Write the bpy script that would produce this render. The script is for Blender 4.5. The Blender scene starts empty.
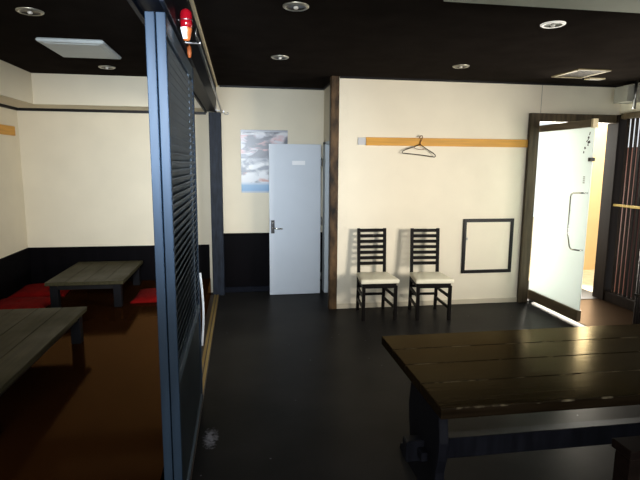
import bpy, bmesh, math, random
from mathutils import Vector, Matrix
random.seed(4)
PI = math.pi
COL = bpy.context.scene.collection
C_Z = 2.746            # ceiling height
Y_HALL, Y_ENT = 6.871, 5.888   # back wall of the hall and of the entrance bay
X_LEFT, X_RET, X_RIGHT = -2.69, 1.13, 4.76
Z_RAISED = 0.20

# ------------------------------------------------------------------ materials
def mat(name, color, rough=0.5, spec=0.5, metallic=0.0, var=0.12, scale=6.0, stretch=(1, 1, 1), bump=0.0,
        bump_scale=None, emit=None, emit_strength=0.0, coat=0.0):
    m = bpy.data.materials.new(name); m.use_nodes = True
    nt = m.node_tree; b = nt.nodes['Principled BSDF']
    b.inputs['Roughness'].default_value = rough
    b.inputs['Specular IOR Level'].default_value = spec
    b.inputs['Metallic'].default_value = metallic
    b.inputs['Coat Weight'].default_value = coat
    tc = nt.nodes.new('ShaderNodeTexCoord'); mp = nt.nodes.new('ShaderNodeMapping')
    mp.inputs['Scale'].default_value = stretch
    nt.links.new(tc.outputs['Object'], mp.inputs['Vector'])
    nz = nt.nodes.new('ShaderNodeTexNoise'); nz.inputs['Scale'].default_value = scale
    nz.inputs['Detail'].default_value = 6
    nt.links.new(mp.outputs['Vector'], nz.inputs['Vector'])
    rp = nt.nodes.new('ShaderNodeValToRGB')
    lo = [max(0, c * (1 - var)) for c in color]; hi = [min(1, c * (1 + var)) for c in color]
    rp.color_ramp.elements[0].position = .3; rp.color_ramp.elements[1].position = .7
    rp.color_ramp.elements[0].color = (*lo, 1); rp.color_ramp.elements[1].color = (*hi, 1)
    nt.links.new(nz.outputs['Fac'], rp.inputs['Fac'])
    nt.links.new(rp.outputs['Color'], b.inputs['Base Color'])
    if bump:
        bn = nt.nodes.new('ShaderNodeBump'); bn.inputs['Strength'].default_value = bump
        bn.inputs['Distance'].default_value = .01
        n2 = nz
        if bump_scale:
            n2 = nt.nodes.new('ShaderNodeTexNoise'); n2.inputs['Scale'].default_value = bump_scale
            n2.inputs['Detail'].default_value = 4
            nt.links.new(mp.outputs['Vector'], n2.inputs['Vector'])
        nt.links.new(n2.outputs['Fac'], bn.inputs['Height'])
        nt.links.new(bn.outputs['Normal'], b.inputs['Normal'])
    if emit:
        b.inputs['Emission Color'].default_value = (*emit, 1); b.inputs['Emission Strength'].default_value = emit_strength
    return m

def satin(m, tint, rough, k, ior=1.3):
    """weak tinted sheen over a matt base"""
    nt = m.node_tree; b = nt.nodes['Principled BSDF']; out = nt.nodes['Material Output']
    b.inputs['Specular IOR Level'].default_value = 0.0
    gl = nt.nodes.new('ShaderNodeBsdfGlossy'); gl.inputs['Color'].default_value = (*tint, 1)
    rl = b.inputs['Roughness'].links
    if rl and rough is None: nt.links.new(rl[0].from_socket, gl.inputs['Roughness'])
    else: gl.inputs['Roughness'].default_value = rough
    if b.inputs['Normal'].links: nt.links.new(b.inputs['Normal'].links[0].from_socket, gl.inputs['Normal'])
    fr = nt.nodes.new('ShaderNodeFresnel'); fr.inputs['IOR'].default_value = ior
    mu = nt.nodes.new('ShaderNodeMath'); mu.operation = 'MULTIPLY'; mu.inputs[1].default_value = k
    nt.links.new(fr.outputs[0], mu.inputs[0])
    mx = nt.nodes.new('ShaderNodeMixShader'); nt.links.new(mu.outputs[0], mx.inputs[0])
    nt.links.new(b.outputs[0], mx.inputs[1]); nt.links.new(gl.outputs[0], mx.inputs[2])
    nt.links.new(mx.outputs[0], out.inputs['Surface']); return m

M = {}
M['wall'] = mat('wall_paper', (.74, .675, .53), .85, .2, var=.03, scale=3, bump=.05, bump_scale=160)
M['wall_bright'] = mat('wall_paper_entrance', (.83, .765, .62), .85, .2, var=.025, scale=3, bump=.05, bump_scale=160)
M['ceiling'] = mat('ceiling_paint', (.021, .0172, .0148), .9, .0, var=.15, scale=4, bump=.08, bump_scale=120)
M['wainscot'] = mat('wainscot_board', (.0026, .0022, .003), .5, .15, var=.25, scale=3, stretch=(4, 4, .5))
satin(M['wainscot'], (1, 1, 1), .5, .14)
M['black'] = mat('black_lacquer', (.006, .0055, .006), .4, .25, var=.3, scale=8)
M['chair_wood'] = mat('chair_wood', (.0050, .0038, .0036), .45, .12, var=.3, scale=10, stretch=(1, 1, .2))
M['blue_stile'] = mat('blue_black_paint', (.017, .030, .050), .5, .12, var=.3, scale=5, stretch=(3, 3, .4), bump=.1)
M['louver'] = mat('louver_paint', (.070, .096, .125), .5, .2, var=.2, scale=9, stretch=(1, .2, 1))
M['louver_dark'] = mat('louver_shaded', (.017, .022, .026), .5, .1, var=.25, scale=5)  # darkened louvre colour: the lower panel's dimmer light is painted in
M['post'] = mat('post_paint', (.013, .018, .029), .5, .15, var=.5, scale=12, stretch=(3, 3, .6))
M['header'] = mat('header_paint', (.0050, .0062, .0110), .45, .07, var=.3, scale=5, stretch=(3, .3, 3))
M['dark_wood'] = mat('dark_frame_wood', (.078, .058, .034), .5, .2, var=.45, scale=5, stretch=(5, 5, .4), bump=.15)
M['leaf_rail'] = mat('door_rail_lit_brown', (.13, .10, .06), .45, .3, var=.3, scale=6, stretch=(4, .6, 4))  # rail brown made lighter: the light on the rails is in the colour
M['lattice_wood'] = mat('lattice_wood', (.010, .006, .004), .5, .10, var=.4, scale=5, stretch=(5, 5, .4))
M['corner_wood'] = mat('corner_post_wood', (.062, .036, .016), .5, .2, var=.95, scale=6, stretch=(2.2, 2.2, 1), bump=.2)
M['cushion'] = mat('seat_vinyl', (.84, .80, .64), .55, .35, var=.05, scale=9, bump=.06)
M['red'] = mat('red_cushion_cloth', (.16, .0025, .002), .9, .1, var=.2, scale=14, bump=.15, bump_scale=200)
M['pine'] = mat('pine_board', (.62, .31, .045), .55, .35, var=.14, scale=5, stretch=(.5, 8, 8), bump=.06)
M['pine_y'] = mat('pine_board_side', (.60, .30, .05), .55, .35, var=.14, scale=5, stretch=(8, .5, 8), bump=.06)
M['grey_door'] = mat('door_paint', (.62, .67, .73), .5, .35, var=.025, scale=3)
M['frame_grey'] = mat('door_frame_paint', (.60, .66, .70), .5, .35, var=.05, scale=6)
M['chrome'] = mat('chrome', (.72, .72, .70), .16, .5, metallic=1, var=.05)
M['steel'] = mat('brushed_steel', (.36, .36, .36), .35, .5, metallic=1, var=.12, scale=20)
M['trestle'] = mat('trestle_wood', (.0055, .0058, .0085), .42, .1, var=.4, scale=6, stretch=(4, 4, .6))
M['black_plate'] = mat('black_plate', (.02, .02, .022), .35, .5, var=.1)
M['white'] = mat('white_plastic', (.86, .87, .88), .4, .4, var=.02)
M['hatch_white'] = mat('ceiling_panel_white', (.60, .66, .68), .5, .4, var=.02)
M['cream'] = mat('cream_paint', (.80, .68, .44), .6, .3, var=.05)
M['soffit'] = mat('soffit_paint', (.42, .44, .36), .8, .2, var=.03)
M['brass'] = mat('brass_rail', (.46, .32, .10), .4, .5, metallic=.6, var=.2, scale=12, stretch=(1, .2, 1))
M['red_glass'] = mat('red_glass', (.22, .003, .008), .12, .6, var=.08, coat=.6)
M['orange'] = mat('orange_plastic', (.40, .10, .025), .45, .4, var=.15)
M['label_white'] = mat('paper_label', (.80, .82, .85), .6, .3, var=.08, scale=30)
M['wire'] = mat('hanger_wire', (.20, .09, .03), .35, .5, metallic=.5, var=.1)
M['bulb'] = mat('bulb_glass', (.75, .72, .66), .2, .5, var=.02)
M['recess'] = mat('lamp_recess', (.05, .045, .04), .3, .6, metallic=.6, var=.1)
M['grey_plastic'] = mat('grey_plastic', (.36, .35, .30), .5, .4, var=.06)
M['tan_out'] = mat('outside_tan_wall', (.86, .60, .30), .9, .1, var=.05)
M['ground_out'] = mat('outside_paving', (.62, .48, .30), .9, .1, var=.12, scale=10)
M['dark_out'] = mat('outside_dark_cladding', (.06, .018, .012), .8, .2, var=.5, scale=2, stretch=(3, 3, .3))
M['ribbed'] = mat('ribbed_bamboo', (.030, .022, .020), .6, .3, var=.4, scale=10, stretch=(6, 6, .6))
M['bench'] = mat('bench_wood', (.008, .005, .004), .4, .08, var=.4, scale=6, stretch=(.5, 5, 5))

def wood_top(name, axis, dark, worn, rough, spec=.5):
    """board wood with grain along an axis and pale worn streaks"""
    m = bpy.data.materials.new(name); m.use_nodes = True
    nt = m.node_tree; b = nt.nodes['Principled BSDF']
    tc = nt.nodes.new('ShaderNodeTexCoord'); mp = nt.nodes.new('ShaderNodeMapping')
    mp.inputs['Scale'].default_value = (.6, 9, 9) if axis == 'x' else (9, .6, 9)
    nt.links.new(tc.outputs['Object'], mp.inputs['Vector'])
    nz = nt.nodes.new('ShaderNodeTexNoise'); nz.inputs['Scale'].default_value = 4; nz.inputs['Detail'].default_value = 8
    nt.links.new(mp.outputs['Vector'], nz.inputs['Vector'])
    rp = nt.nodes.new('ShaderNodeValToRGB')
    rp.color_ramp.elements[0].position = .36; rp.color_ramp.elements[0].color = (*dark, 1)
    rp.color_ramp.elements[1].position = .8; rp.color_ramp.elements[1].color = (*worn, 1)
    nt.links.new(nz.outputs['Fac'], rp.inputs['Fac']); nt.links.new(rp.outputs['Color'], b.inputs['Base Color'])
    n2 = nt.nodes.new('ShaderNodeTexNoise'); n2.inputs['Scale'].default_value = 2.2; n2.inputs['Detail'].default_value = 5
    nt.links.new(tc.outputs['Object'], n2.inputs['Vector'])
    mr = nt.nodes.new('ShaderNodeMapRange'); mr.inputs['From Min'].default_value = .3; mr.inputs['From Max'].default_value = .7
    mr.inputs['To Min'].default_value = rough * .8; mr.inputs['To Max'].default_value = rough * 1.35
    nt.links.new(n2.outputs['Fac'], mr.inputs['Value']); nt.links.new(mr.outputs['Result'], b.inputs['Roughness'])
    b.inputs['Specular IOR Level'].default_value = spec
    b.inputs['Specular Tint'].default_value = (1, .74, .42, 1)
    bn = nt.nodes.new('ShaderNodeBump'); bn.inputs['Strength'].default_value = .10; bn.inputs['Distance'].default_value = .004
    nt.links.new(nz.outputs['Fac'], bn.inputs['Height']); nt.links.new(bn.outputs['Normal'], b.inputs['Normal'])
    return m
M['table_top'] = wood_top('dining_table_boards', 'x', (.0055, .0036, .0020), (.0165, .0110, .0060), .17)
def worn_seams(m, seams):
    """broken pale wear along the edges of the boards"""
    nt = m.node_tree; b = nt.nodes['Principled BSDF']; src = b.inputs['Base Color'].links[0].from_socket
    tc = nt.nodes.new('ShaderNodeTexCoord'); sp = nt.nodes.new('ShaderNodeSeparateXYZ'); nt.links.new(tc.outputs['Object'], sp.inputs[0])
    acc = None
    for y in seams:
        c = nt.nodes.new('ShaderNodeMath'); c.operation = 'COMPARE'; c.inputs[1].default_value = y; c.inputs[2].default_value = .0045
        nt.links.new(sp.outputs['Y'], c.inputs[0])
        if acc is None: acc = c.outputs[0]
        else:
            a = nt.nodes.new('ShaderNodeMath'); a.operation = 'MAXIMUM'; nt.links.new(acc, a.inputs[0]); nt.links.new(c.outputs[0], a.inputs[1]); acc = a.outputs[0]
    nz = nt.nodes.new('ShaderNodeTexNoise'); nz.inputs['Scale'].default_value = 9; nz.inputs['Detail'].default_value = 6
    nt.links.new(tc.outputs['Object'], nz.inputs['Vector'])
    mr = nt.nodes.new('ShaderNodeMapRange'); mr.inputs['From Min'].default_value = .50; mr.inputs['From Max'].default_value = .62
    nt.links.new(nz.outputs['Fac'], mr.inputs['Value'])
    zt = nt.nodes.new('ShaderNodeMath'); zt.operation = 'GREATER_THAN'; zt.inputs[1].default_value = .692
    nt.links.new(sp.outputs['Z'], zt.inputs[0])
    m0 = nt.nodes.new('ShaderNodeMath'); m0.operation = 'MULTIPLY'; nt.links.new(acc, m0.inputs[0]); nt.links.new(zt.outputs[0], m0.inputs[1])
    mu = nt.nodes.new('ShaderNodeMath'); mu.operation = 'MULTIPLY'; nt.links.new(m0.outputs[0], mu.inputs[0]); nt.links.new(mr.outputs[0], mu.inputs[1])
    mx = nt.nodes.new('ShaderNodeMix'); mx.data_type = 'RGBA'; nt.links.new(mu.outputs[0], mx.inputs['Factor'])
    nt.links.new(src, mx.inputs['A']); mx.inputs['B'].default_value = (.12, .10, .065, 1)
    nt.links.new(mx.outputs['Result'], b.inputs['Base Color'])
worn_seams(M['table_top'], (.003, .26, .495, .72))
satin(M['table_top'], (1, .80, .46), None, .34)
M['low_top'] = wood_top('low_table_boards', 'y', (.034, .031, .017), (.066, .059, .033), .45, .1)

def hall_floor_mat():
    m = bpy.data.materials.new('hall_vinyl'); m.use_nodes = True
    nt = m.node_tree; b = nt.nodes['Principled BSDF']
    tc = nt.nodes.new('ShaderNodeTexCoord')
    nz = nt.nodes.new('ShaderNodeTexNoise'); nz.inputs['Scale'].default_value = 1.6; nz.inputs['Detail'].default_value = 8
    nt.links.new(tc.outputs['Object'], nz.inputs['Vector'])
    rp = nt.nodes.new('ShaderNodeValToRGB')
    rp.color_ramp.elements[0].position = .3; rp.color_ramp.elements[0].color = (.012, .0116, .0118, 1)
    rp.color_ramp.elements[1].position = .75; rp.color_ramp.elements[1].color = (.024, .023, .0225, 1)
    nt.links.new(nz.outputs['Fac'], rp.inputs['Fac'])
    # pale scuff on the vinyl beside the sliding doors: noise inside a small soft patch
    mp = nt.nodes.new('ShaderNodeMapping'); mp.vector_type = 'POINT'
    mp.inputs['Location'].default_value = (.215 * 11, -3.10 * 4.2, 0); mp.inputs['Scale'].default_value = (11, 4.2, 1)
    nt.links.new(tc.outputs['Object'], mp.inputs['Vector'])
    gr = nt.nodes.new('ShaderNodeTexGradient'); gr.gradient_type = 'SPHERICAL'
    nt.links.new(mp.outputs['Vector'], gr.inputs['Vector'])
    n3 = nt.nodes.new('ShaderNodeTexNoise'); n3.inputs['Scale'].default_value = 38; n3.inputs['Detail'].default_value = 6
    nt.links.new(tc.outputs['Object'], n3.inputs['Vector'])
    mu = nt.nodes.new('ShaderNodeMath'); mu.operation = 'MULTIPLY'
    nt.links.new(gr.outputs['Fac'], mu.inputs[0]); nt.links.new(n3.outputs['Fac'], mu.inputs[1])
    r3 = nt.nodes.new('ShaderNodeMapRange'); r3.inputs['From Min'].default_value = .22; r3.inputs['From Max'].default_value = .45
    nt.links.new(mu.outputs['Value'], r3.inputs['Value'])
    # tiny dust specks
    vo = nt.nodes.new('ShaderNodeTexVoronoi'); vo.inputs['Scale'].default_value = 5.5
    nt.links.new(tc.outputs['Object'], vo.inputs['Vector'])
    lt = nt.nodes.new('ShaderNodeMath'); lt.operation = 'LESS_THAN'; lt.inputs[1].default_value = .035
    nt.links.new(vo.outputs['Distance'], lt.inputs[0])
    sc = nt.nodes.new('ShaderNodeMath'); sc.operation = 'MULTIPLY'; sc.inputs[1].default_value = .35
    nt.links.new(lt.outputs['Value'], sc.inputs[0])
    ad = nt.nodes.new('ShaderNodeMath'); ad.operation = 'MAXIMUM'
    nt.links.new(r3.outputs['Result'], ad.inputs[0]); nt.links.new(sc.outputs['Value'], ad.inputs[1])
    mx = nt.nodes.new('ShaderNodeMix'); mx.data_type = 'RGBA'
    nt.links.new(ad.outputs['Value'], mx.inputs['Factor']); nt.links.new(rp.outputs['Color'], mx.inputs['A'])
    mx.inputs['B'].default_value = (.28, .28, .32, 1)
    nt.links.new(mx.outputs['Result'], b.inputs['Base Color'])
    b.inputs['Roughness'].default_value = .4; b.inputs['Specular IOR Level'].default_value = .16
    bn = nt.nodes.new('ShaderNodeBump'); bn.inputs['Strength'].default_value = .12; bn.inputs['Distance'].default_value = .004
    n4 = nt.nodes.new('ShaderNodeTexNoise'); n4.inputs['Scale'].default_value = 60
    nt.links.new(tc.outputs['Object'], n4.inputs['Vector'])
    nt.links.new(n4.outputs['Fac'], bn.inputs['Height']); nt.links.new(bn.outputs['Normal'], b.inputs['Normal'])
    return m
M['floor'] = satin(hall_floor_mat(), (1, .97, .92), .33, .28)
M['raised'] = satin(mat('raised_floor_lacquer', (.022, .0075, .0022), .14, .2, var=.12, scale=2, bump=.01), (1, .50, .20), .10, .30)

def frosted():
    m = bpy.data.materials.new('frosted_door_glass'); m.use_nodes = True
    nt = m.node_tree; nt.nodes.remove(nt.nodes['Principled BSDF']); out = nt.nodes['Material Output']
    tr = nt.nodes.new('ShaderNodeBsdfTranslucent'); tr.inputs['Color'].default_value = (.90, .95, .93, 1)
    df = nt.nodes.new('ShaderNodeBsdfDiffuse'); df.inputs['Color'].default_value = (.82, .90, .88, 1)
    gl = nt.nodes.new('ShaderNodeBsdfGlossy'); gl.inputs['Roughness'].default_value = .25
    tc = nt.nodes.new('ShaderNodeTexCoord'); nz = nt.nodes.new('ShaderNodeTexNoise'); nz.inputs['Scale'].default_value = 3
    nt.links.new(tc.outputs['Object'], nz.inputs['Vector'])
    mr = nt.nodes.new('ShaderNodeMapRange'); mr.inputs['To Min'].default_value = .52; mr.inputs['To Max'].default_value = .62
    nt.links.new(nz.outputs['Fac'], mr.inputs['Value'])
    a = nt.nodes.new('ShaderNodeMixShader'); nt.links.new(mr.outputs['Result'], a.inputs[0])
    nt.links.new(df.outputs[0], a.inputs[1]); nt.links.new(tr.outputs[0], a.inputs[2])
    c = nt.nodes.new('ShaderNodeMixShader'); c.inputs[0].default_value = .05
    nt.links.new(a.outputs[0], c.inputs[1]); nt.links.new(gl.outputs[0], c.inputs[2])
    nt.links.new(c.outputs[0], out.inputs['Surface']); return m
M['frosted'] = frosted()

def poster_mat():
    """glossy poster: pale grey ground, pink streaks above, pale middle band, blue foot"""
    m = bpy.data.materials.new('poster_print'); m.use_nodes = True
    nt = m.node_tree; b = nt.nodes['Principled BSDF']; b.inputs['Roughness'].default_value = .3
    tc = nt.nodes.new('ShaderNodeTexCoord'); sp = nt.nodes.new('ShaderNodeSeparateXYZ')
    nt.links.new(tc.outputs['Generated'], sp.inputs[0])
    def noise(scale, sx, sz, seed):
        mp = nt.nodes.new('ShaderNodeMapping'); mp.inputs['Scale'].default_value = (sx, 1, sz)
        mp.inputs['Location'].default_value = (seed, 0, seed * .7); mp.inputs['Rotation'].default_value = (0, .35, 0)
        nt.links.new(tc.outputs['Generated'], mp.inputs['Vector'])
        n = nt.nodes.new('ShaderNodeTexNoise'); n.inputs['Scale'].default_value = scale; n.inputs['Detail'].default_value = 5
        n.inputs['Distortion'].default_value = .6
        nt.links.new(mp.outputs['Vector'], n.inputs['Vector']); return n.outputs['Fac']
    rp = nt.nodes.new('ShaderNodeValToRGB'); e = rp.color_ramp.elements
    e[0].position = 0; e[0].color = (.45, .47, .50, 1); e[1].position = 1; e[1].color = (.10, .12, .18, 1)
    for pos, c in ((.04, (.10, .26, .46, 1)), (.12, (.14, .30, .48, 1)), (.18, (.56, .57, .59, 1)), (.45, (.62, .63, .63, 1)),
                   (.60, (.46, .47, .51, 1)), (.9, (.42, .42, .47, 1)), (.95, (.55, .55, .56, 1))):
        x = e.new(pos); x.color = c
    nt.links.new(sp.outputs['Z'], rp.inputs['Fac'])
    def band(fac_out, lo, hi, zlo, zhi, col, prev):
        mr = nt.nodes.new('ShaderNodeMapRange'); mr.inputs['From Min'].default_value = lo; mr.inputs['From Max'].default_value = hi
        nt.links.new(fac_out, mr.inputs['Value'])
        g = nt.nodes.new('ShaderNodeMath'); g.operation = 'GREATER_THAN'; g.inputs[1].default_value = zlo
        l = nt.nodes.new('ShaderNodeMath'); l.operation = 'LESS_THAN'; l.inputs[1].default_value = zhi
        nt.links.new(sp.outputs['Z'], g.inputs[0]); nt.links.new(sp.outputs['Z'], l.inputs[0])
        m1 = nt.nodes.new('ShaderNodeMath'); m1.operation = 'MULTIPLY'; m2 = nt.nodes.new('ShaderNodeMath'); m2.operation = 'MULTIPLY'
        nt.links.new(g.outputs[0], m1.inputs[0]); nt.links.new(l.outputs[0], m1.inputs[1])
        nt.links.new(m1.outputs[0], m2.inputs[0]); nt.links.new(mr.outputs[0], m2.inputs[1])
        mx = nt.nodes.new('ShaderNodeMix'); mx.data_type = 'RGBA'
        nt.links.new(m2.outputs[0], mx.inputs['Factor']); nt.links.new(prev, mx.inputs['A']); mx.inputs['B'].default_value = (*col, 1)
        return mx.outputs['Result']
    c = rp.outputs['Color']
    c = band(noise(2.2, 1.0, 2.6, 2.3), .48, .58, .58, .92, (.50, .24, .24), c)
    c = band(noise(2.4, 1.0, 2.8, 7.1), .43, .52, .55, .97, (.02, .025, .05), c)
    c = band(noise(2.5, 1.2, 2.2, 4.4), .52, .62, .18, .36, (.45, .22, .18), c)
    c = band(noise(2.5, 1.2, 3, 9.4), .46, .60, .16, .62, (.10, .12, .16), c)
    nt.links.new(c, b.inputs['Base Color']); return m
M['poster'] = poster_mat()

# ------------------------------------------------------------------ mesh builder
class MB:
    def __init__(s): s.bm = bmesh.new()
    def _merge(s, other, mtx=None):
        if mtx is not None: other.transform(mtx)
        me = bpy.data.meshes.new('tmp'); other.to_mesh(me); other.free(); s.bm.from_mesh(me); bpy.data.meshes.remove(me)
    def box(s, a, b, bev=0.0, mtx=None, seg=1):
        o = bmesh.new(); bmesh.ops.create_cube(o, size=1)
        a = Vector(a); b = Vector(b); d = b - a; c = (a + b) / 2
        for v in o.verts: v.co = Vector((v.co.x * d.x, v.co.y * d.y, v.co.z * d.z)) + c
        if bev: bmesh.ops.bevel(o, geom=list(o.edges), offset=bev, segments=seg, affect='EDGES', profile=.5)
        s._merge(o, mtx); return s
    def prism(s, pts, axis, t0, t1, bev=0.0):
        """polygon (list of 2d points) extruded along axis"""
        o = bmesh.new()
        def P(p, t): return (t, p[0], p[1]) if axis == 'x' else (p[0], t, p[1]) if axis == 'y' else (p[0], p[1], t)
        A = [o.verts.new(P(p, t0)) for p in pts]; B = [o.verts.new(P(p, t1)) for p in pts]
        o.faces.new(A[::-1]); o.faces.new(B); n = len(pts)
        for i in range(n): o.faces.new((A[i], A[(i + 1) % n], B[(i + 1) % n], B[i]))
        bmesh.ops.recalc_face_normals(o, faces=o.faces)
        if bev: bmesh.ops.bevel(o, geom=list(o.edges), offset=bev, segments=1, affect='EDGES')
        s._merge(o); return s
    def bar(s, p, q, w, h=None, bev=0.0):
        """rectangular bar from p to q"""
        p = Vector(p); q = Vector(q); d = q - p; h = h or w
        z = d.normalized(); up = Vector((0, 0, 1)) if abs(z.z) < .9 else Vector((0, 1, 0))
        x = up.cross(z).normalized(); y = z.cross(x)
        m = Matrix((x, y, z)).transposed().to_4x4(); m.translation = (p + q) / 2
        return s.box((-w / 2, -h / 2, -d.length / 2), (w / 2, h / 2, d.length / 2), bev, m)
    def tube(s, pts, r, n=10, closed=False):
        pts = [Vector(p) for p in pts]; o = bmesh.new(); rings = []
        prev = None
        for i, p in enumerate(pts):
            if closed: t = pts[(i + 1) % len(pts)] - pts[i - 1]
            else: t = pts[min(i + 1, len(pts) - 1)] - pts[max(i - 1, 0)]
            t.normalize()
            if prev is None:
                up = Vector((0, 0, 1)) if abs(t.z) < .9 else Vector((1, 0, 0))
                x = up.cross(t).normalized()
            else: x = (prev - t * prev.dot(t)).normalized()
            prev = x; y = t.cross(x)
            rings.append([o.verts.new(p + r * (math.cos(2 * PI * k / n) * x + math.sin(2 * PI * k / n) * y)) for k in range(n)])
        m = len(rings)
        for i in range(m if closed else m - 1):
            A, B = rings[i], rings[(i + 1) % m]
            for k in range(n): o.faces.new((A[k], A[(k + 1) % n], B[(k + 1) % n], B[k]))
        if not closed: o.faces.new(rings[0][::-1]); o.faces.new(rings[-1])
        for f in o.faces: f.smooth = True
        s._merge(o); return s
    def lathe(s, prof, n=28, mtx=None, smooth=True):
        """profile of (r, z) turned round z"""
        o = bmesh.new(); rings = []
        for r, z in prof:
            rings.append([o.verts.new((r * math.cos(2 * PI * k / n), r * math.sin(2 * PI * k / n), z)) for k in range(n)] if r > 1e-6
                         else [o.verts.new((0, 0, z))])
        for A, B in zip(rings, rings[1:]):
            for k in range(n):
                a, b2 = A[k % len(A)], A[(k + 1) % len(A)]; c, d = B[(k + 1) % len(B)], B[k % len(B)]
                vs = []
                for v in (a, b2, c, d):
                    if v not in vs: vs.append(v)
                if len(vs) > 2:
                    f = o.faces.new(vs); f.smooth = smooth
        bmesh.ops.recalc_face_normals(o, faces=o.faces)
        s._merge(o, mtx); return s
    def build(s, name, m, parent=None, loc=(0, 0, 0)):
        me = bpy.data.meshes.new(name); s.bm.to_mesh(me); s.bm.free(); me.materials.append(m)
        o = bpy.data.objects.new(name, me); COL.objects.link(o); o.location = loc
        if parent: o.parent = parent
        return o

def tag(o, label=None, cat=None, group=None, kind=None):
    if label: o['label'] = label
    if cat: o['category'] = cat
    if group: o['group'] = group
    if kind: o['kind'] = kind
    return o
def empty(name, loc, rz=0.0):
    o = bpy.data.objects.new(name, None); COL.objects.link(o); o.location = loc; o.rotation_euler = (0, 0, rz)
    o.empty_display_size = .1; return o
def struct(name, mb, m, parent=None):
    o = mb.build(name, m, parent)
    if not parent: o['kind'] = 'structure'
    return o
def copy_tree(o, parent=None):
    c = o.copy(); COL.objects.link(c)
    if parent: c.parent = parent
    for ch in list(o.children): copy_tree(ch, c)
    return c

# ------------------------------------------------------------------ room shell
Y_NEAR = -1.6
struct('floor', MB().box((-.41, Y_NEAR, -.1), (X_RIGHT + .1, 7.0, 0)), M['floor'])
struct('floor_raised', MB().box((X_LEFT - .1, Y_NEAR, -.1), (-.415, 7.0, Z_RAISED)), M['raised'])
struct('ceiling', MB().box((X_LEFT - .1, Y_NEAR, C_Z), (X_RIGHT + .1, 7.0, C_Z + .1)), M['ceiling'])
struct('wall_left', MB().box((X_LEFT - .1, Y_NEAR, Z_RAISED), (X_LEFT, 7.0, C_Z)), M['wall'])
struct('wall_back', MB().box((X_LEFT, Y_HALL, 0), (X_RET + .1, Y_HALL + .1, C_Z)), M['wall'])
# return wall with the grey door's opening (y 5.99 .. 6.70)
rw = MB()
rw.box((X_RET, Y_ENT, 0), (X_RET + .13, 5.99, C_Z)).box((X_RET, 6.71, 0), (X_RET + .13, Y_HALL, C_Z)).box((X_RET, 5.99, 2.04), (X_RET + .13, 6.71, C_Z))
struct('wall_return', rw, M['wall'])
cl = MB()
cl.box((X_RET + .13, 6.9, 0), (2.6, 6.95, C_Z)).box((2.55, Y_ENT + .1, 0), (2.6, 6.9, C_Z)).box((1.26, 5.99, -.05), (2.55, 6.9, 0))
struct('wall_closet', cl, M['wall'])
eb = MB()
eb.box((X_RET, Y_ENT, 0), (3.525, Y_ENT + .1, C_Z))
eb.box((3.525, Y_ENT, 2.385), (X_RIGHT + .1, Y_ENT + .1, C_Z))
struct('wall_entrance', eb, M['wall_bright'])
struct('wall_right', MB().box((X_RIGHT, 3.4, 2.40), (X_RIGHT + .1, Y_ENT, C_Z)).box((X_RIGHT, Y_NEAR, 0), (X_RIGHT + .1, 3.4, C_Z)), M['wall_bright'])
# bulkhead round the top of the raised room
bk = MB().box((X_LEFT, 6.36, 2.405), (-.42, Y_HALL, C_Z)).box((X_LEFT, Y_NEAR, 2.405), (-2.31, 6.36, C_Z))
struct('wall_bulkhead', bk, M['wall'])
struct('trim_1', MB().box((X_LEFT, Y_HALL - .025, 2.372), (-.42, Y_HALL, 2.405)).box((X_LEFT, Y_NEAR, 2.372), (X_LEFT + .025, Y_HALL - .025, 2.405)), M['black'])
struct('wainscot_raised_room', MB().box((X_LEFT, Y_HALL - .014, Z_RAISED), (-.42, Y_HALL, .668)).box((X_LEFT, Y_NEAR, Z_RAISED), (X_LEFT + .014, Y_HALL - .014, .668)), M['wainscot'])
wh = MB().box((-.24, Y_HALL - .014, .0), (1.12, Y_HALL, .79))
wh.box((-.24, Y_HALL - .03, .79), (1.12, Y_HALL, .817), .004)
struct('wainscot_hall', wh, M['wainscot'])
struct('baseboard_hall', MB().box((-.24, Y_HALL - .028, 0), (1.12, Y_HALL - .014, .075), .004), M['header'])
struct('baseboard_entrance', MB().box((1.145, Y_ENT - .012, 0), (3.52, Y_ENT, .06), .003), mat('baseboard_vinyl', (.60, .54, .42), .6, .3, var=.05))
ct = MB().box((-.24, Y_HALL - .02, C_Z - .022), (X_RET, Y_HALL, C_Z)).box((1.15, Y_ENT - .02, C_Z - .022), (X_RIGHT, Y_ENT, C_Z))
ct.box((X_RET - .02, Y_ENT, C_Z - .022), (X_RET, Y_HALL - .02, C_Z))
struct('trim_2', ct, M['black'])
struct('trim_3', MB().box((3.672, Y_ENT - .003, 2.39), (3.678, Y_ENT, C_Z - .022)), M['grey_plastic'])
struct('corner_post', MB().box((1.045, Y_ENT - .03, 0), (1.142, Y_ENT + .06, C_Z), .006), M['corner_wood'])
struct('ceiling_soffit', MB().box((1.2, Y_NEAR, C_Z - .04), (X_RIGHT, 3.0, C_Z), .003), M['soffit'])

# partition between hall and raised room: header, post, floor rails
hb = MB().box((-.43, 2.2, 2.392), (-.41, Y_HALL, C_Z)).box((-.41, 2.2, 2.412), (-.305, Y_HALL, C_Z)).box((-.305, 2.2, 2.392), (-.285, Y_HALL, C_Z), .002)
struct('header_beam', hb, M['header'])
struct('trim_4', MB().box((-.285, 2.2, 2.722), (-.262, Y_HALL - .02, C_Z), .003), M['cream'])
struct('partition_post', MB().box((-.378, 6.70, 0), (-.226, Y_HALL - .001, 2.392), .006), M['post'])
struct('sill_board', MB().box((-.412, 2.2, 0), (-.297, 6.70, .010), .002), mat('sill_wood', (.035, .017, .010), .35, .4, var=.3, scale=6, stretch=(5, .4, 5)))
tr = MB()
for x in (-.350, -.316): tr.box((x - .012, 2.2, .010), (x + .012, 6.70, .015), .001)
struct('trim_5', tr, M['brass'])

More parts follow.
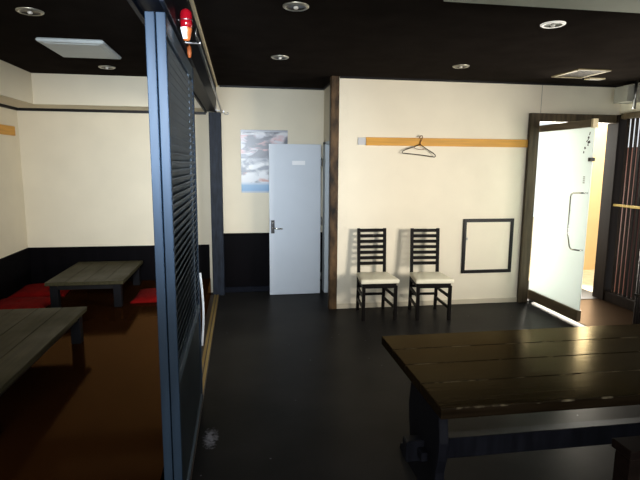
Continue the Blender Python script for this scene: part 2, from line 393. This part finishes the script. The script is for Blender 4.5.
# ------------------------------------------------------------------ sliding louvre doors
def louver_door(label, x0, y0, handle):
    W, T = 1.335, .040; z0, z1 = .016, 2.388
    r = empty('sliding_louver_door', (x0, y0, 0)); tag(r, label, 'sliding door', 'louvre doors of the partition')
    NS, FS = .032, .062
    MB().box((0, 0, z0), (T, NS, z1), .003).build('stile', M['blue_stile'], r)
    MB().box((0, W - FS, z0), (T, W, z1), .003).build('stile', M['blue_stile'], r)
    MB().box((.004, W - .30, .74), (T - .004, W - .265, z1 - .08), .002).build('mullion', M['louver'], r)
    MB().box((.002, NS, z1 - .08), (T - .002, W - FS, z1), .003).build('top_rail', M['louver'], r)
    MB().box((.002, NS, .70), (T - .002, W - FS, .76), .003).build('middle_rail', M['louver'], r)
    MB().box((.010, NS, z0 + .06), (T - .008, W - FS, .70)).build('lower_panel', M['louver_dark'], r)
    MB().box((.002, NS, z0), (T - .002, W - FS, z0 + .06), .003).build('bottom_rail', M['louver'], r)
    sl = MB(); n = 38; z = .785
    pitch = (z1 - .10 - z) / n
    for i in range(n):
        zc = z + (i + .3) * pitch; t = .0035
        pts = [(.020, zc - .024), (.020, zc - .024 + 2 * t), (T - .003, zc + .020), (T - .003, zc + .020 - 2 * t)]
        sl.prism(pts, 'y', NS, W - FS)
    sl.build('louver_slats', M['louver'], r)
    MB().box((.004, NS, .76), (.009, W - .30, z1 - .08)).build('backing_board', M['louver_dark'], r)
    if handle:
        pts = []
        for i in range(17):
            u = i / 16; pts.append((T + .004 + .0 * u + .016 * math.sin(PI * u), W + .002 + .004 * math.sin(PI * u), .42 + .55 * u))
        h = MB().tube(pts, .0085, 10).build('pull_handle', M['white'], r); tag(h, 'white bowed pull handle')
    return r
louver_door('blue-black louvre sliding door on the hall side, with the white pull handle', -.340, 2.33, True)
louver_door('blue-black louvre sliding door on the raised room side, stacked behind the other', -.385, 2.33, False)

# ------------------------------------------------------------------ curtain rod and small things on the header
r = empty('curtain_rod', (-.215, 2.85, 2.418)); tag(r, 'grey metal rod with a ring end running along the partition header', 'rod')
MB().tube([(0, .03, 0), (0, 4.005, -.018)], .0095, 10).build('rod', M['steel'], r)
MB().tube([(0, .025 * math.cos(2 * PI * k / 20), .025 * math.sin(2 * PI * k / 20) + .010) for k in range(20)], .005, 8, True).build('ring_finial', M['steel'], r)
for y in (.14, 3.80):
    MB().box((-.07, y - .008, -.012), (.015, y + .008, -.004), .001).box((-.07, y - .012, -.012), (-.064, y + .012, .05), .001).build('bracket', M['steel'], r)
hk = MB().tube([(0, 0, .02), (.0, -.012, .012), (.02, -.012, -.012), (.05, -.012, -.016), (.065, -.012, -.004), (.058, -.012, .010), (.046, -.012, .004)], .005, 8)
hk.box((-.008, -.002, .0), (.008, 0, .035))
o = hk.build('wall_hook', M['steel'], None, (-.195, Y_HALL, 2.395)); tag(o, 'small bent wire hook high on the wall at the end of the rod', 'hook')

def bottle(name, label, loc, s, m_top, cat):
    r = empty(name, loc); r.scale = (s, s, s); tag(r, label, cat)
    MB().lathe([(0, .062), (.024, .062), (.029, .066), (.031, .085), (.031, .128), (.028, .142), (.018, .152), (.012, .156), (0, .157)]).build('red_body', m_top, r)
    MB().lathe([(0, 0), (.012, 0), (.017, .006), (.0285, .055), (.0295, .062), (0, .062)]).build('orange_base', M['orange'], r)
    # label wraps the side towards the camera
    o = bmesh.new(); n = 10; rows = []
    for (rad, z) in ((.0180, .008), (.0292, .055), (.0302, .0625)):
        rows.append([o.verts.new((rad * math.cos(a), rad * math.sin(a), z)) for a in [math.radians(195 + 85 * k / n) for k in range(n + 1)]])
    for A, B in zip(rows, rows[1:]):
        for k in range(n): f = o.faces.new((A[k], A[k + 1], B[k + 1], B[k])); f.smooth = True
    mb = MB(); mb._merge(o); mb.build('paper_label', M['label_white'], r)
    MB().tube([(-.042, 0, .10), (-.033, 0, .10)], .004, 8).tube([(.033 * math.cos(2 * PI * k / 24), .033 * math.sin(2 * PI * k / 24), .10) for k in range(24)], .0022, 6, True).build('wire_clip', M['steel'], r)
    return r
bottle('red_bottle', 'small red bottle with white and orange label clipped to the partition header', (-.243, 2.635, 2.342), .94, M['red_glass'], 'bottle')
o = MB().lathe([(0, 0), (.008, .004), (.013, .03), (.011, .06), (.004, .075), (0, .076)], 16).build('orange_tag', M['orange'], None, (-.2735, 3.10, 2.350))
tag(o, 'small orange tag hanging beside the rod below the partition header', 'tag')

# ------------------------------------------------------------------ grey door in the return wall, standing open
df = MB()
df.box((X_RET - .012, 6.665, 0), (X_RET + .135, 6.845, 2.04), .003).box((X_RET - .012, 5.99, 0), (X_RET + .135, 6.025, 2.04), .003).box((X_RET - .012, 5.99, 2.005), (X_RET + .135, 6.845, 2.04), .003)
struct('door_frame', df, M['frame_grey'])
d1 = MB().box((.375, 6.625, .006), (1.055, 6.662, 2.003), .002).build('door_1', M['grey_door']); d1['kind'] = 'structure'
MB().box((.396, 6.616, .84), (.442, 6.625, 1.015), .003).build('lock_plate', M['black_plate'], d1)
MB().tube([(.42, 6.622, .915), (.42, 6.585, .915), (.43, 6.575, .913), (.48, 6.573, .908), (.545, 6.575, .905)], .009, 10).build('lever_handle', M['chrome'], d1)
MB().lathe([(0, 0), (.012, 0), (.012, .008), (0, .008)], 16, Matrix.Translation((.42, 6.616, .985)) @ Matrix.Rotation(PI / 2, 4, 'X')).build('key_cylinder', M['chrome'], d1)
MB().box((.676, 6.619, 1.735), (.846, 6.625, 1.790), .001).build('sign_plate', M['white'], d1)
for z in (.25, 1.0, 1.78):
    MB().tube([(1.066, 6.632, z - .05), (1.066, 6.632, z + .05)], .008, 8).build('hinge', M['steel'], d1)

# poster
p = MB().box((.020, Y_HALL - .007, 1.362), (.640, Y_HALL - .003, 2.190)).build('poster', M['poster'])
tag(p, 'glossy poster with pink and blue picture, partly hidden by the grey door', 'poster')

# ------------------------------------------------------------------ entrance: frame, open glass door, lattice
ef = MB().box((3.520, Y_ENT - .05, 0), (3.645, Y_ENT + .11, 2.385), .004).box((3.645, Y_ENT - .05, 2.285), (4.69, Y_ENT + .11, 2.385), .004)
struct('entrance_frame', ef, M['dark_wood'])
struct('entrance_post', MB().box((4.69, Y_ENT - .09, 0), (4.84, Y_ENT + .11, 2.385), .004), M['lattice_wood'])
struct('entrance_threshold', MB().box((3.645, Y_ENT - .03, 0), (4.69, Y_ENT + .11, .012), .003), M['lattice_wood'])
struct('floor_reflection', MB().box((3.76, 4.55, 0), (X_RIGHT - .06, Y_ENT - .03, .005)), satin(mat('entrance_reflection_brown', (.006, .0032, .002), .5, .1, var=.2, scale=3), (1, .7, .45), .35, .16))  # added brown slab: the tan wall's reflection in the floor put into its colour
d2 = empty('door_2', (3.70, 5.90, 0)); d2['kind'] = 'structure'
L = .99; T = .012      # leaf runs from the hinge (y 0) towards -y
MB().box((-T / 2, -L, .155), (T / 2, 0, 2.165), .001).build('glass', M['frosted'], d2)
MB().box((-.026, -L, 2.160), (.026, -.005, 2.240), .003).build('top_rail', M['leaf_rail'], d2)
MB().box((-.026, -L, .036), (.026, 0, .160), .003).build('bottom_rail', M['leaf_rail'], d2)
MB().lathe([(0, 0), (.02, 0), (.02, .05), (0, .05)], 16).build('pivot', M['steel'], d2, (0, -.04, 0))
MB().box((-.03, -L - .004, 2.15), (.03, -L + .03, 2.245), .002).build('bright_gap_block', M['cream'], d2)  # cream block added for the bright gap at the leaf's top corner
y0 = -L + .025
pts = [(-.006, y0, 1.463), (-.05, y0, 1.463), (-.062, y0 - .0 + .02, 1.463), (-.065, y0 + .15, 1.455), (-.066, y0 + .18, 1.44), (-.066, y0 + .19, 1.41), (-.066, y0 + .19, 1.02), (-.066, y0 + .185, .99),
       (-.065, y0 + .145, .86), (-.064, y0 + .125, .838), (-.062, y0 + .10, .832), (-.05, y0, .838), (-.006, y0, .838)]
MB().tube(pts, .0095, 10).build('pull_handle', M['chrome'], d2)
st = MB()
for (yy, zz, a, b, rot) in ((-.90, 2.075, .018, .045, .3), (-.885, 2.02, .035, .03, .1), (-.895, 1.955, .055, .035, -.3), (-.885, 1.915, .025, .02, .5), (-.84, 1.875, .035, .028, .8), (-.825, 1.815, .022, .03, .2), (-.87, 1.98, .012, .06, .9)):
    a *= .7; b *= .75; yy -= .025; zz = 2.0 + (zz - 1.95) * .75
    m = Matrix.Translation((-.0075, yy, zz)) @ Matrix.Rotation(rot, 4, 'X')
    st.box((-.0008, -a / 2, -b / 2), (.0008, a / 2, b / 2), 0, m)
st.build('sticker', M['black_plate'], d2)
s2 = MB()
for k in range(4): s2.box((-.0078, -.905, 1.565 + k * .021), (-.0062, -.875, 1.577 + k * .021))
s2.build('lettering', M['grey_plastic'], d2)
MB().box((-.03, -L - .004, 1.80), (.03, -L + .035, 1.84), .003).build('lock', M['black_plate'], d2)

# lattice screen in the right wall
ls = empty('lattice_screen', (X_RIGHT, 0, 0)); tag(ls, 'dark wooden lattice screen of upright slats beside the glass entrance door', 'screen')
MB().box((-.05, 3.4, 2.33), (.05, Y_ENT - .09, 2.40), .003).build('top_rail', M['dark_wood'], ls)
MB().box((-.05, 3.4, .0), (.05, Y_ENT - .09, .13), .003).build('bottom_rail', M['lattice_wood'], ls)
MB().box((-.045, 3.4, 1.245), (-.020, Y_ENT - .09, 1.275), .002).build('cross_rail', M['brass'], ls)
sl = MB(); y = Y_ENT - .160
while y > 3.45:
    sl.box((-.018, y - .040, .13), (-.002, y, 2.33), .002); y -= .071
sl.build('slats', M['lattice_wood'], ls)

# grey box on the wall above the entrance
bx = empty('wall_speaker', (4.662, 5.64, 2.605)); tag(bx, 'small grey box with a vertical pipe above the entrance corner', 'box')
MB().box((-.12, -.12, -.095), (.095, .105, .095), .004).build('housing', M['grey_plastic'], bx)
MB().tube([(-.03, -.139, -.18), (-.03, -.139, .14)], .018, 12).build('pipe', M['steel'], bx)

# outside
struct('ground_outside', MB().box((2.8, 6.0, -.12), (12, 16, -.02)), M['ground_out'])
struct('wall_outside', MB().box((5.45, 7.7, -.02), (6.36, 7.8, 2.6)), M['tan_out'])
struct('building_outside', MB().box((5.13, 5.97, -.1), (9.5, 6.15, 2.00)), M['dark_out'])

# ------------------------------------------------------------------ dining table
t = empty('dining_table', (.855, 1.965, 0)); tag(t, 'long dark plank dining table on trestle legs, front right of the room', 'table')
TL, TW, TZ = 2.05, .957, .70
tp = MB(); bw = [.26, .235, .225, .237]; y = 0
for w in bw:
    tp.box((0, y + .0015, TZ - .052), (TL, y + w - .0015, TZ), .004, None, 2); y += w
tp.box((.02, .01, TZ - .05), (TL - .02, TW - .01, TZ - .010))
tp.build('tabletop', M['table_top'], t)
prof = [(.64, .16), (.62, .20), (.56, .205), (.48, .215), (.38, .235), (.28, .225), (.20, .20), (.12, .20), (.075, .24), (.05, .36), (0, .38)]
half = [(w, z) for z, w in prof]
for x in (.105, TL - .155):
    pts = [(TW / 2 + w, z) for w, z in half] + [(TW / 2 - w, z) for w, z in half[::-1]]
    lg = MB().prism(pts, 'x', x, x + .05, .004)
    lg.box((x - .01, .12, .60), (x + .06, TW - .12, TZ - .052), .004)
    lg.build('leg', M['trestle'], t)
sb = MB().box((.005, TW / 2 - .035, .165), (TL - .005, TW / 2 + .035, .285), .006)
so = sb.build('stretcher', M['trestle'], t)
for x in (.066, TL - .101):
    MB().prism([(TW / 2 - .10, .205), (TW / 2 - .10, .255), (TW / 2 + .10, .245), (TW / 2 + .10, .215)], 'x', x, x + .035, .002).build('wedge', M['trestle'], so)

# bench pushed in under the table, at the right edge of the frame
b = empty('low_bench', (1.70, 1.836, 0)); tag(b, 'low dark wooden bench pushed against the front of the plank dining table', 'bench')
MB().box((0, 0, .455), (1.0, .122, .50), .004).build('seat', M['bench'], b)
for x in (.012, .93):
    MB().box((x, .012, 0), (x + .06, .110, .455), .004).build('leg', M['bench'], b)
MB().box((.07, .045, .12), (.93, .08, .19), .003).build('stretcher', M['bench'], b)

# ribbed stand between table and entrance
rb = empty('ribbed_stand', (4.10, 4.30, 0)); tag(rb, 'dark ribbed bamboo stand between the plank table and the lattice screen', 'stand')
ss = MB()
for i in range(12): ss.tube([(.016 + i * .032, 0, .02), (.016 + i * .032, 0, .94)], .0165, 8)
for i in range(9): ss.tube([(.016, .032 + i * .032, .02), (.016, .032 + i * .032, .94)], .0165, 8)
ss.box((.02, .01, .02), (.38, .30, .93))
ss.build('ribbed_panel', M['ribbed'], rb)
MB().box((-.012, -.026, .40), (.40, .30, .43), .002).build('band', M['lattice_wood'], rb)
MB().box((-.012, -.02, 0), (.40, .31, .03), .003).build('base', M['lattice_wood'], rb)

# ------------------------------------------------------------------ chairs
def make_chair():
    r = empty('dining_chair', (0, 0, 0))
    for s in (-1, 1):
        MB().box((s * .185 - .018, -.223, 0), (s * .185 + .018, -.187, .40), .003).build('leg', M['chair_wood'], r)
        lg = MB().bar((s * .158, .225, 0), (s * .158, .190, .44), .034, .036, .003).bar((s * .158, .190, .425), (s * .158, .232, 1.0), .034, .036, .003)
        lg.build('leg', M['chair_wood'], r)
    ap = MB().box((-.185, -.217, .375), (.185, -.193, .428), .002).box((-.158, .180, .375), (.158, .202, .428), .002)
    for s in (-1, 1): ap.bar((s * .185, -.20, .4015), (s * .160, .19, .4015), .022, .053, .002)
    ap.build('seat_frame', M['chair_wood'], r)
    # upholstered pad
    o = bmesh.new(); bmesh.ops.create_grid(o, x_segments=12, y_segments=12, size=.5)
    for v in o.verts:
        x, y = v.co.x * 2, v.co.y * 2
        d = 1 - max(abs(x), abs(y)) ** 6
        w = .222 - .038 * (y + 1) / 2
        v.co = Vector((x * w, -.025 + y * .205, .478 + .012 * (1 - x * x) * (1 - y * y)))
    ext = bmesh.ops.extrude_face_region(o, geom=list(o.faces))
    for v in [g for g in ext['geom'] if isinstance(g, bmesh.types.BMVert)]: v.co.z = .428
    bmesh.ops.recalc_face_normals(o, faces=o.faces)
    be = [e for e in o.edges if len(e.link_faces) == 2 and e.calc_face_angle(0) > .9]
    bmesh.ops.bevel(o, geom=be, offset=.012, segments=3, affect='EDGES', profile=.5)
    for f_ in o.faces: f_.smooth = True
    mb = MB(); mb._merge(o); mb.build('seat', M['cushion'], r)
    for i in range(7):
        z = .975 - i * .0655; y = .190 + (z - .425) / .575 * .042
        MB().box((-.145, y - .008, z - .019), (.145, y + .008, z + .019), .002).build('back_slat', M['chair_wood'], r)
    for z in (.27, .14):
        for s in (-1, 1):
            MB().bar((s * .183, -.195, z), (s * .160, .21, z + .01), .020, .034, .002).build('side_stretcher', M['chair_wood'], r)
    for z in (.30, .20):
        MB().box((-.145, .200, z - .015), (.145, .216, z + .015), .002).build('back_stretcher', M['chair_wood'], r)
    return r
c1 = make_chair(); c1.location = (1.540, 5.570, 0); c1.rotation_euler.z = math.radians(-1)
tag(c1, 'black ladder-back chair with cream seat, the one beside the corner post', 'chair', 'ladder-back chairs along the wall')
c2 = copy_tree(c1); c2.location = (2.166, 5.500, 0); c2.rotation_euler.z = math.radians(-4)
tag(c2, 'black ladder-back chair with cream seat, the one nearer the wall hatch', 'chair', 'ladder-back chairs along the wall')

# ------------------------------------------------------------------ coat board, hanger, access hatch
cb = empty('coat_rail', (1.376, Y_ENT, 1.972)); tag(cb, 'long orange pine board fixed across the wall above the black chairs', 'rail')
MB().box((.094, -.022, 0), (2.144, 0, .094), .003).build('board', M['pine'], cb)
MB().box((0, -.012, .006), (.094, 0, .090), .002).build('grey_end', mat('board_end_grey', (.52, .53, .55), .5, .4, var=.04), cb)  # thin grey block at the board's left end
h = empty('wire_hanger', (2.128, Y_ENT - .036, 2.0)); h.rotation_euler = (0, math.radians(6), 0)
tag(h, 'thin wire coat hanger hanging on the orange pine board', 'hanger')
hp = [(-.012, 0, .055), (-.018, 0, .075), (-.008, 0, .092), (.010, 0, .092), (.018, 0, .075), (.012, 0, .05), (0, 0, .02), (0, 0, -.01)]
MB().tube(hp, .0055, 8).build('hook', M['wire'], h)
w = [(0, 0, -.01), (-.08, 0, -.05), (-.17, 0, -.09), (-.205, 0, -.112), (-.21, 0, -.128), (-.195, 0, -.138), (-.17, 0, -.135), (0, 0, -.132), (.17, 0, -.135), (.195, 0, -.138), (.21, 0, -.128), (.205, 0, -.112), (.17, 0, -.09), (.08, 0, -.05)]
MB().tube(w, .0055, 8, True).build('body_wire', mat('hanger_body', (.03, .02, .012), .4, .3, metallic=.1), h)
MB().tube([(-.075, 0, -.05), (-.045, -.004, -.066), (0, -.005, -.07), (.045, -.004, -.066), (.075, 0, -.05)], .003, 8).build('strap_bar', M['wire'], h)
MB().tube([(0, .036, .086), (0, -.010, .086)], .003, 8).build('nail', M['steel'], cb, (.752, -.03, .022))

ah = empty('access_hatch', (2.735, Y_ENT, .40)); tag(ah, 'square wall hatch with a black frame beside the entrance door', 'hatch')
W, H, q = .672, .69, .042
MB().box((0, -.022, 0), (W, 0, q), .003).box((0, -.022, H - q), (W, 0, H), .003).box((0, -.022, q), (q, 0, H - q), .003).box((W - q, -.022, q), (W, 0, H - q), .003).build('frame', M['black'], ah)
MB().box((q, -.010, q), (W - q, 0, H - q)).build('door', M['wall_bright'], ah)
MB().box((q + .004, -.020, .425), (q + .022, -.008, .455), .003).build('latch', M['steel'], ah)

o = MB().box((X_LEFT, 4.9, 2.062), (X_LEFT + .022, 6.72, 2.172), .003).build('coat_rail', M['pine_y'])
tag(o, 'short visible end of an orange pine board on the far left wall', 'rail')

# ------------------------------------------------------------------ raised room: low tables and cushions
def low_table(label, x0, y0, W, Ln):
    r = empty('low_table', (x0, y0, Z_RAISED)); tag(r, label, 'table', 'low plank tables in the raised room')
    tp = MB(); n = 4; w = W / n
    for i in range(n): tp.box((i * w + .002, 0, .262), ((i + 1) * w - .002, Ln, .30), .003)
    tp.box((.01, .01, .262), (W - .01, Ln - .01, .290)); tp.build('tabletop', M['low_top'], r)
    fr = MB().box((.06, .05, .205), (W - .06, .08, .262), .002).box((.06, Ln - .08, .205), (W - .06, Ln - .05, .262), .002)
    fr.box((.05, .06, .205), (.08, Ln - .06, .262), .002).box((W - .08, .06, .205), (W - .05, Ln - .06, .262), .002)
    fr.build('apron', M['black'], r)
    for x in (.035, W - .115):
        for y in (.035, Ln - .115):
            MB().box((x, y, 0), (x + .08, y + .08, .262), .003).build('leg', mat('low_table_leg', (.0065, .0065, .008), .45, .1, var=.2) if 'low_table_leg' not in bpy.data.materials else bpy.data.materials['low_table_leg'], r)
    return r
low_table('low plank table by the back wall of the raised room, between red cushions', -2.045, 5.55, .79, 1.15)
low_table('low plank table cut off at the left edge, nearest in the raised room', -2.145, 2.83, .80, 1.74)

def cushion(label, x, y, w, d, rz):
    o = bmesh.new(); bmesh.ops.create_grid(o, x_segments=16, y_segments=16, size=.5)
    top = {}
    for v in o.verts:
        u, t_ = v.co.x * 2, v.co.y * 2
        k = (1 - abs(u) ** 3.5) * (1 - abs(t_) ** 3.5)
        pin = 1 - .05 * (1 - t_ * t_) * abs(u) ; pin2 = 1 - .05 * (1 - u * u) * abs(t_)
        v.co = Vector((u * w / 2 * pin, t_ * d / 2 * pin2, .022 + .045 * k ** .6 - .008 * math.exp(-((u * u + t_ * t_) * 30))))
    ext = bmesh.ops.extrude_face_region(o, geom=list(o.faces))
    for v in [g for g in ext['geom'] if isinstance(g, bmesh.types.BMVert)]: v.co.z = .002
    bmesh.ops.recalc_face_normals(o, faces=o.faces)
    for f_ in o.faces: f_.smooth = True
    mb = MB(); mb._merge(o); c = mb.build('floor_cushion', M['red'], None, (x, y, Z_RAISED)); c.rotation_euler.z = rz
    MB().tube([(0, 0, .058), (0, 0, .066)], .006, 8).build('tuft', M['red'], c)
    return tag(c, label, 'cushion', 'red floor cushions in the raised room')
cushion('red floor cushion right of the far low table, beside the sliding doors', -.965, 5.98, .52, .56, 0)
cushion('red floor cushion along the left wall, nearer of the two beside the far table', -2.375, 5.72, .60, .60, 0)
cushion('red floor cushion in the far left corner behind the far low table', -2.36, 6.40, .60, .60, .06)

# ------------------------------------------------------------------ ceiling fittings
def downlight(x, y, label, ringm):
    r = empty('downlight', (x, y, C_Z)); tag(r, label, 'ceiling light', 'recessed ceiling lights')
    MB().lathe([(.062, -.001), (.064, -.010), (.074, -.012), (.084, -.006), (.085, 0)], 32).build('trim_ring', ringm, r)
    MB().lathe([(.064, -.008), (.055, -.004), (.040, -.001), (0, -.0008)], 32).build('reflector', M['recess'], r)
    MB().lathe([(0, -.020), (.012, -.019), (.017, -.012), (.014, -.004), (.010, -.001)], 16).build('bulb', M['bulb'], r)
M['ring_dim'] = mat('ring_chrome', (.45, .43, .36), .3, .5, metallic=.7, var=.1)
M['ring_white_glow'] = mat('ring_white_glow', (.88, .86, .80), .4, .4, var=.03, emit=(1, .95, .85), emit_strength=.35)  # white trim ring with a faint glow added to the ring itself
for x, y, lb, rm in ((-1.358, 3.80, 'recessed ceiling light before the white ceiling panel, upper left corner', M['ring_dim']),
                     (-1.362, 5.81, 'recessed ceiling light just behind the white ceiling panel', M['ring_dim']),
                     (.370, 3.376, 'recessed ceiling light right of the partition header, near top edge', M['ring_dim']),
                     (.392, 4.955, 'recessed ceiling light in front of the poster wall', M['ring_dim']),
                     (2.236, 5.044, 'recessed ceiling light above the two black chairs', M['ring_dim']),
                     (2.207, 3.461, 'recessed ceiling light with a white ring, beside the pale soffit', M['ring_white_glow'])):
    downlight(x, y, lb, rm)
cp = empty('ceiling_panel', (-1.345, 4.88, C_Z)); tag(cp, 'square white panel on the dark ceiling of the raised room', 'ceiling panel')
MB().box((-.262, -.33, -.030), (.262, .33, 0), .012).build('frame', M['hatch_white'], cp)
MB().box((-.215, -.275, -.034), (.215, .275, -.028), .002).build('inner_panel', M['hatch_white'], cp)
cv = empty('ceiling_vent', (3.66, 5.17, C_Z)); tag(cv, 'square ceiling vent with a beige frame near the entrance', 'vent')
w_, d_ = .19, .24
fr = MB()
for a_, b_ in (((-w_, -d_, -.014), (w_, -d_ + .03, 0)), ((-w_, d_ - .03, -.014), (w_, d_, 0)), ((-w_, -d_ + .05, -.014), (-w_ + .045, d_ - .05, 0)), ((w_ - .045, -d_ + .05, -.014), (w_, d_ - .05, 0))): fr.box(a_, b_, .003)
fr.build('frame', mat('vent_frame', (.30, .24, .12), .6, .3, var=.1), cv)
gr = MB()
for i in range(7): gr.box((-w_ + .045, -d_ + .062 + i * .052, -.010), (w_ - .045, -d_ + .078 + i * .052, -.002))
gr.build('grille', M['dark_wood'], cv)
sv = empty('slot_diffuser', (4.04, 5.44, C_Z)); tag(sv, 'narrow bright slot fitting on the ceiling above the entrance door', 'vent')
MB().box((-.10, -.05, -.014), (.10, .05, 0), .003).build('frame', M['cream'], sv)
MB().box((-.08, -.03, -.018), (.08, .03, -.012), .001).build('slot', M['bulb'], sv)

# ------------------------------------------------------------------ light
def area(name, loc, target, sx, sy, power, color):
    l = bpy.data.lights.new(name, 'AREA'); l.shape = 'RECTANGLE'; l.size = sx; l.size_y = sy; l.energy = power; l.color = color
    o = bpy.data.objects.new(name, l); COL.objects.link(o); o.location = loc
    d = Vector(target) - Vector(loc); o.rotation_euler = d.to_track_quat('-Z', 'Y').to_euler(); return o
area('window_light_right', (4.40, 2.3, 1.65), (1.0, 5.9, 1.35), .9, 1.1, 36, (1, .92, .81)).data.spread = math.radians(78)
area('window_light_behind', (.3, -1.5, 1.9), (-.2, 5, 1.3), 2.4, 1.4, 56, (.93, .96, 1))
area('stile_fill_light', (-.30, .5, 2.15), (-.36, 2.33, 1.95), .4, .3, 22, (.80, .90, 1)).data.spread = math.radians(48)  # added narrow lamp aimed at the door stiles for their top-to-bottom falloff
area('window_light_raised_room', (-1.3, -1.2, 1.75), (-1.6, 6.8, 1.4), 1.6, 1.2, 48, (1, .95, .84))
area('daylight_at_entrance', (4.75, 6.75, 1.40), (3.70, 5.75, 1.1), .9, 2.0, 225, (1, .96, .85))
area('daylight_on_outside_wall', (5.2, 6.5, 3.4), (5.9, 7.7, 1.0), 1.5, 1.0, 190, (1, .93, .80))

w = bpy.data.worlds.new('sky'); w.use_nodes = True; bpy.context.scene.world = w
bg = w.node_tree.nodes['Background']; bg.inputs['Color'].default_value = (.93, .97, 1, 1); bg.inputs['Strength'].default_value = 1.0

# ------------------------------------------------------------------ camera
yaw, pitch, roll, f_px = .15727, .15077, .00716, 504.94
F = Vector((math.sin(yaw) * math.cos(pitch), math.cos(yaw) * math.cos(pitch), -math.sin(pitch)))
Rr = Vector((math.cos(yaw), -math.sin(yaw), 0)); U = Rr.cross(F)
c_, s_ = math.cos(roll), math.sin(roll); R2 = c_ * Rr + s_ * U; U2 = -s_ * Rr + c_ * U
cam = bpy.data.cameras.new('camera'); cam.sensor_width = 36; cam.lens = f_px * 36 / 640; cam.clip_start = .05
co = bpy.data.objects.new('camera', cam); COL.objects.link(co)
m = Matrix((R2, U2, -F)).transposed().to_4x4(); m.translation = (0, 0, 1.76); co.matrix_world = m
sc = bpy.context.scene; sc.camera = co
sc.view_settings.view_transform = 'Standard'; sc.view_settings.look = 'None'
sc.view_settings.exposure = 0; sc.view_settings.gamma = 1
